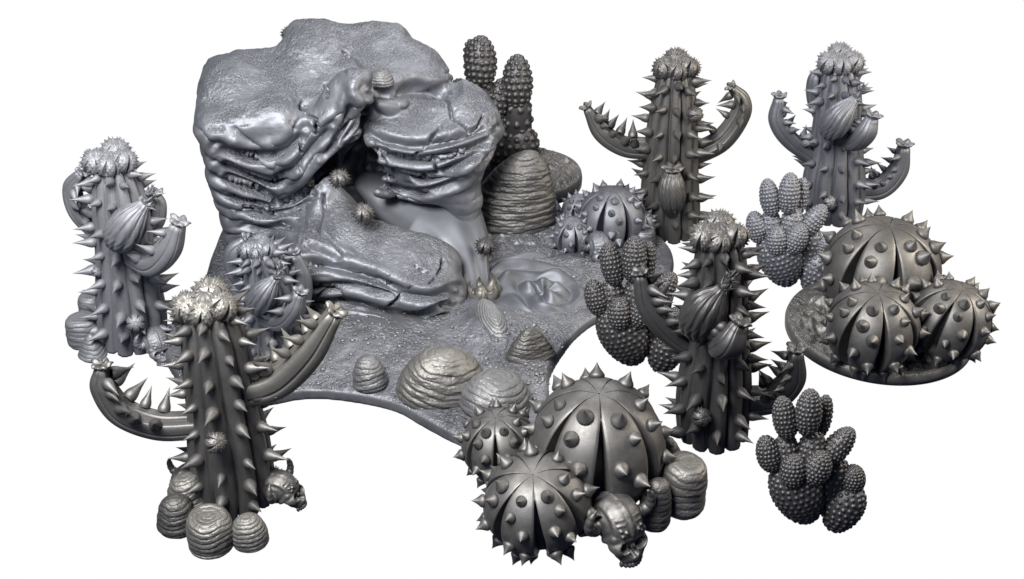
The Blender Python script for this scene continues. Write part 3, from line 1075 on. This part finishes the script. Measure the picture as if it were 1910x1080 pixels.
def build_plate():
    o = np.array([G(a, b, PZ)[:2] for a, b in OUT])
    # smooth closed outline
    n = len(o); dense = []
    for i in range(n):
        a, b, c, d = o[(i - 1) % n], o[i], o[(i + 1) % n], o[(i + 2) % n]
        for u in np.arange(0, 1, .2):
            dense.append(.5 * ((2 * b) + (c - a) * u + (2 * a - 5 * b + 4 * c - d) * u * u + (3 * b - a - 3 * c + d) * u ** 3))
    o = np.array(dense)
    h = .0095
    lo = np.array([o[:, 0].min() - .03, o[:, 1].min() - .03, -.02]); hi = np.array([o[:, 0].max() + .03, o[:, 1].max() + .03, .22])
    ax = [np.arange(lo[i], hi[i], h) for i in range(3)]
    X, Y = np.meshgrid(ax[0], ax[1], indexing='ij')
    sd = poly_sdf(X, Y, o)
    zt = plate_top(X, Y, sd)
    Z = ax[2][None, None, :]
    d = smax(np.broadcast_to((sd + .004 * fbm(np.stack([X * 9, Y * 9, 0 * X], -1)))[..., None] + (Z - .03) * .18, (len(ax[0]), len(ax[1]), len(ax[2]))), (Z - zt[..., None]), .018)
    d = np.maximum(d, -Z)
    return surfnets(d, lo, h)


V, Fq = build_plate()
plate = obj('terrain_base', V, Fq, BASEM)
tag(plate, 'large flat base with wavy rim and gritty ground under the rock', 'base')

# ------------------------------------------------------------------ pool with swirling ripples
def build_pool():
    out = [(872, 520), (884, 490), (925, 474), (985, 468), (1042, 480), (1078, 506), (1102, 548), (1090, 580), (1045, 596), (990, 598), (945, 584), (912, 570), (880, 552)]
    z0 = PZ + .012
    c = G(985, 532, z0)[:2]
    o = catmull([list(G(a, b, z0)[:2]) for a, b in out + out[:1]], 160)[:-1]
    ns = len(o); nr = 90
    sw = G(1015, 548, z0)[:2]
    V = []
    for i in range(nr):
        s = (i / (nr - 1))
        p = c + (o - c) * s * 1.03
        q = p - sw
        r = np.hypot(q[:, 0], q[:, 1] * 1.25); th = np.arctan2(q[:, 1], q[:, 0])
        wv = fbm(np.stack([p[:, 0] * 5, p[:, 1] * 5, 0 * r], 1) + 2, 2)
        ph = r * 50 - th * 1.0 + 5.0 * wv + .6 * np.sin(3 * th + 2)
        lobes = .5 + .5 * np.sin(ph)
        seg = .62 + .38 * np.sin(th * 4 + r * 17 + 3 * wv)
        hh = .050 * lobes ** .75 * seg * math.sqrt(max(0, 1 - s ** 4)) + .026 * (1 - s ** 3)
        hh = hh - .02 * np.exp(-(r / .05) ** 2)
        V.append(np.stack([p[:, 0], p[:, 1], z0 - .02 + hh + .012 * (1 - s)], 1))
    return np.vstack(V), grid_faces(nr, ns)


V, Fq = build_pool()
pool = obj('rippled_pool', V, Fq, POOLM)
tag(pool, 'smooth pool of knotted ripples below the waterfall', 'pool')


def disc_base(label, px, py, hw, thick, seed=0, mat=None, rough=.02):
    b = G(px, py, thick)
    R = hw / ppu(b)
    ns, V = 260, []
    th = np.arange(ns) / ns * 2 * PI
    prof = [(1.0, 0), (1.03, .01), (1.035, .5), (1.02, .85), (1.0, .98)] + [(s, 1.0) for s in np.linspace(.985, .01, 110)]
    for s, t in prof:
        x = R * s * np.cos(th); y = R * s * np.sin(th)
        p = np.stack([x, y, 0 * x], 1)
        z = thick * t + 0 * x
        if t == 1.0:
            e = sstep(1, .85, s)
            z = z + e * (.012 + rough * 1.2 * fbm(p * 6 + seed, 3) + rough * .8 * fbm(p * 14 + seed, 3) + rough * .5 * fbm(p * 32 + seed, 2))
        V.append(np.stack([x, y, z], 1))
    V = np.vstack(V)
    o = obj('round_base', V, grid_faces(len(prof), ns), mat or BASEM, loc=(b[0], b[1], 0))
    return tag(o, label, 'base')


disc_base('dark round base behind the rock carrying the tall warty cactus', 985, 318, 98, .075, 3, DISCM, .03)
disc = disc_base('separate round base under three barrel cacti', 1640, 600, 166, .055, 9, DISCM, .035)

# crumbs of gravel lying on the bases
from mathutils.bvhtree import BVHTree


def crumbs(name, label, target, spots, n, seed, rr=(.003, .010)):
    me = target.data
    mw = target.location
    bv = BVHTree.FromPolygons([v.co + mw for v in me.vertices], [tuple(f.vertices) for f in me.polygons])
    rng = random.Random(seed)
    V = []; Fc = []
    ico = [(0, 0, 1), (.9, 0, .35), (.28, .85, .35), (-.72, .53, .35), (-.72, -.53, .35), (.28, -.85, .35),
           (.72, .53, -.35), (-.28, .85, -.35), (-.9, 0, -.35), (-.28, -.85, -.35), (.72, -.53, -.35), (0, 0, -1)]
    fi = [(0, 1, 2), (0, 2, 3), (0, 3, 4), (0, 4, 5), (0, 5, 1), (1, 6, 2), (2, 7, 3), (3, 8, 4), (4, 9, 5), (5, 10, 1),
          (6, 7, 2), (7, 8, 3), (8, 9, 4), (9, 10, 5), (10, 6, 1), (11, 7, 6), (11, 8, 7), (11, 9, 8), (11, 10, 9), (11, 6, 10)]
    for k in range(n):
        cx, cy, sx, sy = spots[k % len(spots)]
        g = G(cx + rng.gauss(0, sx), cy + rng.gauss(0, sy), PZ)
        hit = bv.ray_cast(Vector((g[0], g[1], 1.5)), Vector((0, 0, -1)))
        if hit[0] is None:
            continue
        r = rng.uniform(*rr) * rng.uniform(.7, 1.3)
        st = len(V)
        a = rng.uniform(0, 6.28)
        for x, y, z in ico:
            j = rng.uniform(.7, 1.25)
            V.append((hit[0].x + r * j * (x * math.cos(a) - y * math.sin(a)) * 1.2, hit[0].y + r * j * (x * math.sin(a) + y * math.cos(a)), hit[0].z + r * .2 + r * z * .7 * j))
        Fc += [tuple(i + st for i in f) for f in fi]
    o = obj(name, V, Fc, STONEB)
    tag(o, label, 'gravel')
    o['kind'] = 'stuff'


crumbs('gravel', 'pale gravel crumbs strewn over the wavy base between the stones', plate,
       [(640, 640, 60, 28), (700, 620, 80, 20), (1010, 705, 22, 22), (960, 640, 40, 25), (600, 690, 50, 25), (880, 700, 40, 40), (780, 640, 90, 30), (1100, 480, 60, 20)], 520, 4)

# tiny spiky cacti growing on the rock
for lab, px, py, Y, r in [('tiny spiky cactus at the lip of the cave mouth', 633, 333, -.13, 17), ('tiny spiky cactus on top of the front rock ridge', 678, 398, -.16, 19),
                          ('tiny dark spiky cactus between the waterfall and striped boulder', 905, 460, -.02, 17), ('tiny spiky cactus on the rear top edge of the rock', 540, 64, .75, 14)]:
    p = P(px, py, Y)
    o = link('button_cactus', mini_mesh(GREY if px < 900 else DIM_LIT, .34), None, p)
    s = r / ppu(p)
    o.scale = (s, s, s); o.rotation_euler = (.2, .1, px)
    tag(o, lab, 'cactus', 'tiny cacti on the rock')
# ------------------------------------------------------------------ columnar cacti
saguaro('tall columnar cactus at the back, two long arms spread wide, upright bud in front',
        [(1253, 430, 52), (1251, 395, 56), (1250, 350, 54), (1252, 300, 51), (1254, 250, 49), (1257, 200, 44), (1259, 155, 36), (1261, 122, 26)], GREY,
        arms=[dict(pts=[(1215, 276, 20), (1165, 272, 19), (1122, 245, 17), (1098, 206, 10)], n=5, s=.95),
              dict(pts=[(1290, 290, 18, .05), (1345, 262, 19, .05), (1380, 215, 17, .05), (1384, 185, 13, .05), (1368, 166, 9, .04)], n=4, s=.9, up=(-.6, -.6, .7))],
        bud=dict(pts=[(1254, 395, 14, -.14), (1253, 370, 26, -.18), (1253, 345, 25, -.19), (1254, 325, 16, -.19)], blossom=False, n=14),
        urchins=[(1297, 214, 15, -.11)], crown_r=26, group='columnar cacti', seed=2, spine_len=36)

saguaro('rear right columnar cactus raising four arms around its crown',
        [(1556, 400, 50), (1556, 370, 56), (1556, 330, 57), (1560, 280, 49), (1562, 230, 45), (1566, 180, 41), (1567, 140, 33), (1567, 112, 22)], COOL_LIT,
        arms=[dict(pts=[(1530, 300, 14), (1478, 262, 18), (1450, 225, 16), (1453, 188, 11)], n=4),
              dict(pts=[(1590, 352, 22, .02), (1640, 350, 20, .02), (1674, 318, 18, .02), (1684, 280, 13, .02)], n=5, s=.8),
              dict(pts=[(1575, 262, 15, -.10), (1598, 264, 17, -.2), (1615, 246, 18, -.24), (1624, 226, 13, -.24)], n=3, s=.9),
              dict(pts=[(1540, 235, 12, .1), (1524, 190, 16, .14), (1522, 150, 15, .14), (1532, 132, 10, .14)], n=3, s=.7)],
        bud=dict(pts=[(1545, 252, 12, -.17), (1552, 238, 26, -.21), (1569, 214, 26, -.23), (1592, 188, 11, -.23)], br=15),
        urchins=[(1548, 378, 14, -.15)], crown_r=26, group='columnar cacti', seed=3, tone_crown=COOL_LIT2, spine_len=32, skip=[(1565, 225, 38)])

saguaro('tallest dark columnar cactus right of centre with drooping bud and three arms',
        [(1330, 806, 66), (1330, 760, 70), (1334, 700, 68), (1338, 640, 60), (1340, 580, 56), (1343, 520, 53), (1343, 470, 46), (1340, 434, 32)], DIM_LIT,
        arms=[dict(pts=[(1300, 660, 14), (1245, 615, 22), (1207, 565, 21), (1196, 518, 14)], n=5, s=.95, t0=.3, th=(-.7, .7)),
              dict(pts=[(1380, 748, 27), (1438, 742, 25), (1478, 706, 23), (1484, 662, 15)], n=5, s=.8),
              dict(pts=[(1340, 618, 18, -.12), (1345, 645, 23, -.24), (1362, 638, 27, -.30), (1375, 612, 17, -.30)], n=3, s=1.0, t0=.5)],
        bud=dict(pts=[(1305, 630, 12, -.17), (1302, 600, 38, -.21), (1318, 570, 36, -.24), (1342, 543, 14, -.24)], br=22),
        urchins=[(1308, 778, 18, -.17)], crown_r=32, group='columnar cacti', seed=4, spine_len=44, tone_crown=GREY, skip=[(1330, 575, 42)])

saguaro('leftmost pale blue columnar cactus beside round stones, bud leaning right',
        [(248, 632, 60), (246, 590, 63), (241, 540, 60), (234, 480, 54), (230, 430, 53), (222, 370, 50), (214, 325, 38), (208, 296, 26)], COOL_LIT2,
        arms=[dict(pts=[(190, 440, 16, .05), (148, 395, 17, .05), (135, 350, 16, .05), (150, 326, 11, .03)], n=4, s=.8, up=(1, -.3, .3)),
              dict(pts=[(250, 478, 20, -.12), (285, 492, 22, -.2), (315, 465, 22, -.23), (330, 425, 15, -.23)], n=3, s=1.0),
              dict(pts=[(265, 430, 18, .08), (288, 410, 18, .1), (295, 385, 16, .1), (292, 370, 12, .1)], n=2, s=.7)],
        bud=dict(pts=[(222, 462, 12, -.16), (226, 440, 34, -.2), (244, 413, 33, -.22), (268, 384, 14, -.22)], br=20),
        urchins=[(253, 602, 17, -.17), (181, 507, 10, -.08)], crown_r=30, group='columnar cacti', seed=5, spine_len=40, skip=[(242, 425, 38)])

saguaro('blue grey columnar cactus half hidden behind the front left one',
        [(510, 665, 48), (508, 620, 51), (505, 570, 49), (498, 520, 44), (488, 480, 36), (482, 462, 24)], COOL_LIT,
        arms=[dict(pts=[(455, 530, 14, .02), (440, 500, 18, .02), (438, 470, 17, .02), (455, 452, 11, .02)], n=3, s=.7, up=(1, -.3, .3)),
              dict(pts=[(495, 590, 17, -.12), (525, 598, 18, -.18), (548, 578, 18, -.2), (558, 552, 12, -.2)], n=3, s=.9),
              dict(pts=[(535, 590, 18, .05), (555, 560, 22, .08), (560, 520, 20, .08), (550, 480, 12, .08)], n=3, s=.6)],
        bud=dict(pts=[(478, 580, 10, -.14), (482, 565, 25, -.17), (496, 545, 26, -.19), (512, 522, 11, -.19)], br=16),
        crown_r=22, group='columnar cacti', seed=6, spine_len=34, skip=[(492, 558, 30)],
        urchins=[(508, 640, 10, -.14)])

saguaro('front left columnar cactus with two wide arms, round stones at its foot',
        [(437, 925, 74), (434, 880, 76), (426, 820, 75), (418, 760, 68), (409, 700, 66), (400, 640, 62), (390, 590, 50), (385, 565, 36)], GREY,
        arms=[dict(pts=[(370, 792, 24, -.03), (295, 793, 25, -.03), (228, 768, 25, -.03), (193, 722, 22, -.03), (190, 692, 15, -.03)], n=5, s=1.1, t0=.25),
              dict(pts=[(455, 728, 30, 0), (520, 706, 33, 0), (575, 655, 30, 0), (618, 592, 19, 0)], n=5, s=1.0, t0=.2, mat=WARM_LIT, th=(-.9, .35), tip=.9)],
        urchins=[(402, 826, 21, -.19)], crown_r=36, group='columnar cacti', seed=7, spine_len=46, tone_crown=WARM_LIT, nr=10)

# ------------------------------------------------------------------ barrel cacti
Gm = 'barrel cacti in the front cluster'
barrel('biggest barrel cactus of the front cluster, skull at its foot', 1113, 832, 128, 0, GREY, 7, 1.0, .036, n_per=7, group=Gm, seed=1, size=.225)
barrel('barrel cactus leaning forward at the front left of the front cluster', 1002, 938, 102, 0, GREY, 7, .93, .043, tilt=(14, -6), n_per=7, group=Gm, seed=2, size=.25)
barrel('smaller barrel cactus half hidden at the back left of the front cluster', 932, 830, 72, 0, GREY, 7, .98, .03, tilt=(4, -6), n_per=7, group=Gm, seed=3, size=.27)
Gr = 'barrel cacti on the right round base'
barrel('large barrel cactus standing behind two smaller ones on the round base', 1643, 505, 108, .06, GREY, 7, .92, .036, n_per=7, group=Gr, seed=4, size=.24)
barrel('front left barrel cactus with centre slit on the round base', 1627, 610, 86, .06, GREY, 7, .97, .036, tilt=(6, -2), n_per=7, group=Gr, seed=5, size=.25)
barrel('front right barrel cactus tilting right on the round base', 1770, 598, 77, .06, GREY, 7, .98, .075, tilt=(5, 9), n_per=7, group=Gr, seed=6, size=.26)
Gb = 'barrel cacti beside the boulder at the back'
barrel('middle and largest barrel cactus of the rear cluster', 1142, 406, 64, PZ, COOL_LIT, 7, .92, .107, n_per=7, group=Gb, seed=7, size=.24)
barrel('left front barrel cactus of the rear cluster next to the small skull', 1069, 440, 39, PZ, COOL_LIT, 7, .92, .06, tilt=(4, -4), n_per=6, group=Gb, seed=8, size=.28)
barrel('barrel cactus peeping out behind the left of the rear cluster', 1082, 394, 35, PZ, COOL_LIT, 7, .92, .1, n_per=5, group=Gb, seed=9, size=.3)
barrel('smallest barrel cactus of the rear cluster above the stacked stone', 1196, 416, 26, PZ + .05, COOL_LIT, 7, .95, .107, n_per=5, group=Gb, seed=10, size=.3)

# ------------------------------------------------------------------ warty cacti
W = [('body', 318, 745, 168, 245, -22, 0, 13.5, 41), ('body', 608, 850, 128, 180, 12, -10, 13.5, 41), ('bud', 668, 668, 82, 104, 0, 5, 9.5, 23),
     ('pad', 240, 520, 92, 160, -6, 30, 12, 35), ('pad', 405, 490, 94, 150, 2, 20, 12, 35), ('pad', 126, 500, 76, 124, -16, 10, 10.5, 27),
     ('pad', 232, 268, 76, 148, -14, 35, 10.5, 27), ('pad', 385, 232, 84, 156, 0, 20, 10.5, 28), ('pad', 472, 262, 62, 148, 6, 110, 10.5, 28),
     ('pad', 575, 452, 82, 142, 32, 20, 10.5, 27), ('pad', 285, 612, 80, 114, -4, -90, 10.5, 27), ('pad', 442, 592, 88, 118, 14, -80, 10.5, 27),
     ('body', 525, 690, 105, 200, 6, 40, 13, 40)]
ORG = (420, 930)
warty('warty cluster cactus standing alone at the lower right', W, DIM_LIT, 1518, 970, ORG, 1 / 3.483, group='warty cluster cacti')
warty('warty cluster cactus beside the rear right columnar cactus', W, COOL_LIT, 1480, 525, ORG, 1 / 4.25, group='warty cluster cacti')
warty('darkest warty cluster cactus behind the left arm of the tallest dark cactus', W, DIM_LIT, 1192, 672, ORG, 1 / 3.7, group='warty cluster cacti')
# tall one at the back, sketched in photograph pixels
T = [('pad', 896, 112, 29, 46, 2, 0, 4.6, 11.5), ('pad', 881, 97, 15, 26, -6, 14, 4, 10), ('stem', 903, 192, 25, 60, 0, 0, 5.4, 18),
     ('pad', 864, 168, 20, 26, -30, 10, 3.6, 9), ('pad', 872, 184, 15, 20, -30, -10, 3.4, 8.5), ('pad', 929, 180, 21, 36, 14, -5, 4.1, 10.5),
     ('pad', 965, 148, 27, 47, 0, 0, 4.6, 11.5), ('stem', 965, 230, 27, 82, 2, 0, 5.6, 19), ('stem', 936, 257, 24, 60, 0, 0, 4.6, 14), ('stem', 972, 268, 33, 42, 0, -6, 5.4, 16)]
warty('tall warty cactus with two high heads on the dark round base', T, DIM_LIT, 950, 306, (950, 300), 1.0, .075, name='tall_warty_cactus')

# ------------------------------------------------------------------ stones
stone('broad striped boulder right of the waterfall below the dark round base', 938, 430, 94, 140, 15, 2.1, STONED, PZ, (0, 0, 0), 2, .6, lip=.035, rough=.04, peak=.50, taper=.30)
stone('flat ringed stone behind the striped boulder', 975, 342, 46, 42, 7, 3.4, STONED, PZ, (0, 0, 0), 3, .9, lip=.05)
stone('largest rounded striped boulder on the front of the base', 822, 738, 86, 92, 9, 2.0, STONEM, PZ - .03, (6, 8, 10), 4, .7, lip=.045, rough=.035)
stone('small egg shaped stone left of the largest boulder on the base', 693, 722, 33, 56, 8, 2.4, STONEB, PZ - .01, (-8, -6, 0), 5, .9, lip=.06)
stone('ringed round boulder tucked behind the front barrel cacti', 922, 762, 66, 62, 7, 2.8, STONEB, PZ - .01, (-4, 8, 0), 6, .9, lip=.05)
stone('triangular ridged stone beside the pool', 988, 672, 50, 62, 9, 1.5, STONED, PZ, (0, 0, 12), 7, .6, lip=.05, rough=.03)
o = stone('long slanting shell shaped stone in front of the pool', 918, 608, 24, 30, 7, 2.4, STONEB, PZ + .03, (14, 0, 24), 8, 2.5, lip=.07)
o = stone('small ringed pebble wedged under the top rock ledge', 712, 164, 22, 22, 6, 2.2, STONEB, .0, (0, 0, 0), 9, .8, lip=.08)
p = P(711, 158, .36); o.location = Vector([float(c) for c in p]); o.scale = (.8, .8, .8)
g1 = 'stones at the foot of the front left cactus'
stone('drum shaped stack of stone rings in front of the front left cactus', 396, 1016, 43, 62, 8, 7, STONEM, 0, (0, 0, 0), 10, 1, g1, .075)
stone('pear shaped ridged stone right of the drum shaped stone', 470, 1012, 35, 54, 8, 3.0, STONEM, 0, (0, -4, 0), 11, .9, g1, .075)
stone('ridged stone at the left end of the front left cactus foot', 332, 985, 37, 66, 9, 2.6, STONED, 0, (0, 4, 0), 12, .9, g1, .06)
stone('ringed stone leaning on the trunk above the drum shaped stone', 362, 955, 38, 72, 8, 3.2, STONEM, .0, (0, -6, 0), 13, .9, g1, .075)
g2 = 'stones at the foot of the leftmost cactus'
stone('wide ringed stone left of the leftmost cactus', 161, 640, 30, 50, 7, 6, COOL_LIT2, 0, (0, 0, 0), 14, 1, g2, .05)
stone('low cone shaped stone at the very front of the leftmost cactus', 174, 664, 27, 42, 7, 1.8, COOL_LIT2, 0, (0, 3, 0), 15, 1, g2, .06)
stone('upper stone half hidden behind the wide ringed one', 176, 600, 24, 50, 7, 6, COOL_LIT2, 0, (0, 0, 0), 16, 1, g2, .05)
stone('drum shaped ringed stone on the right of the front barrel cacti', 1272, 945, 41, 92, 8, 7, STONEM, 0, (0, 0, 0), 17, 1, None, .06)
stone('upright egg shaped ridged stone behind the large skull', 1218, 975, 32, 88, 9, 2.8, STONED, 0, (0, 3, 0), 18, .9, None, .06)
stone('small stone behind the drum stone against the biggest barrel', 1250, 905, 30, 96, 7, 2.2, STONED, 0, (0, -6, 0), 21, .9, None, .07)
stone('small drum shaped stone beside the rear barrel cacti', 1199, 463, 22, 36, 5, 7, COOL_LIT, PZ, (0, 0, 0), 19, 1, None, .06)
stone('tiny rounded stone between the small skull and drum stone', 1166, 472, 14, 22, 5, 2.4, COOL_LIT, PZ, (0, 0, 0), 20, 1, None, .06)

# ------------------------------------------------------------------ skulls
skull('large horned skull resting before the front barrel cacti', 1152, 984, 46, GREY, yaw=30, pitch=0)
skull('small horned skull below the rear barrel cacti', 1118, 466, 24, COOL_LIT, yaw=18, z0=PZ)
skull('pale horned skull at the right foot of the leftmost cactus', 292, 645, 25, COOL_LIT2, yaw=35)
skull('horned skull turned sideways at the right foot of the front left cactus', 526, 918, 31, GREY, yaw=75, pitch=-10)
o = link('button_cactus', mini_mesh(DIM_LIT, .34), None, G(511, 890, .10)); o.scale = (.038, .038, .038)
tag(o, 'spiky button cactus wedged beside the front left cactus trunk', 'cactus')
skull('horned skull peeping out left behind the front left cactus', 352, 905, 30, GREY, yaw=-40)

# ------------------------------------------------------------------ claw flower where the fall meets the pool
fl = thing('claw_flower', 'small flower of curling claw petals at the foot of the waterfall', 'flower', G(898, 556, PZ))
k = 1 / ppu(G(898, 556, PZ))
for n, (a, L, s) in enumerate([(0, 42, 1), (50, 44, 1.1), (100, 34, .9), (160, 34, 1), (215, 30, .8), (280, 32, 1), (330, 40, .9)]):
    a = math.radians(a)
    ca, sa = math.cos(a), math.sin(a)
    pts = [(ca * q * L * k, sa * q * L * k, zz * L * k) for q, zz in ((0, .1), (.35, .12), (.65, .3), (.78, .62), (.66, 1.0))]
    tb = Tube(pts, [9 * k * s, 9 * k * s, 7.5 * k * s, 4.5 * k * s, .8 * k], 24, 14, None)
    obj('petal', tb.V, tb.F, WARM_LIT, fl)
tb = Tube([(0, 0, 0), (0, 0, 14 * k), (0, 0, 20 * k)], [16 * k, 13 * k, 9 * k], 10, 20, None)
obj('centre', tb.V, tb.F, WARM_LIT, fl)

# ------------------------------------------------------------------ light
wd = bpy.data.worlds.new('World'); bpy.context.scene.world = wd; wd.use_nodes = True
nt = wd.node_tree; N = nt.nodes; L_ = nt.links
bg = N['Background']
tc = N.new('ShaderNodeTexCoord')
dt = N.new('ShaderNodeVectorMath'); dt.operation = 'DOT_PRODUCT'
nm = N.new('ShaderNodeVectorMath'); nm.operation = 'NORMALIZE'
L_.new(tc.outputs['Generated'], nm.inputs[0]); L_.new(nm.outputs[0], dt.inputs[0])
dt.inputs[1].default_value = tuple(float(c) for c in FWD)
cr = N.new('ShaderNodeValToRGB')
cr.color_ramp.elements[0].position = math.cos(math.radians(34)); cr.color_ramp.elements[0].color = (.03, .037, .07, 1)
cr.color_ramp.elements[1].position = math.cos(math.radians(28)); cr.color_ramp.elements[1].color = (1, 1, 1, 1)
L_.new(dt.outputs['Value'], cr.inputs['Fac']); L_.new(cr.outputs['Color'], bg.inputs['Color'])
bg.inputs['Strength'].default_value = 1.0


def area(name, loc, target, size, power, col, size_y=None):
    ld = bpy.data.lights.new(name, 'AREA'); ld.shape = 'RECTANGLE'; ld.size = size; ld.size_y = size_y or size
    ld.energy = power; ld.color = col
    o = bpy.data.objects.new(name, ld); C.objects.link(o)
    o.location = loc
    o.rotation_euler = (Vector(target) - Vector(loc)).to_track_quat('-Z', 'Y').to_euler()
    return o


area('softbox_key', (-1.5, -3.0, 4.3), (0, 0, .3), 1.8, 790, (1.0, .95, .87))
area('softbox_top_rear', (.6, 2.6, 3.6), (0, 0, .3), 1.6, 110, (1.0, .96, .9), 1.2)
area('softbox_front', (-2.2, -5.6, 3.3), (0, 0, .4), 1.2, 60, (.90, .95, 1.0))
area('softbox_side', (3.6, -.6, 2.2), (0, 0, .3), .8, 170, (1.0, .88, .70), 1.8)

cd = bpy.data.cameras.new('camera'); co = bpy.data.objects.new('camera', cd); C.objects.link(co)
co.location = Vector([float(c) for c in CAM]); co.rotation_euler = (PI / 2 - PITCH, 0, 0)
cd.sensor_width = 36.0; cd.lens = 36.0 * F / 1910.0; cd.clip_end = 200
bpy.context.scene.camera = co
sc = bpy.context.scene
sc.view_settings.view_transform = 'Standard'; sc.view_settings.look = 'None'; sc.view_settings.gamma = 1; sc.view_settings.exposure = 0
sc.view_settings.use_curve_mapping = False
sc.render.engine = 'CYCLES'
sc.cycles.use_denoising = True
sc.cycles.max_bounces = 5
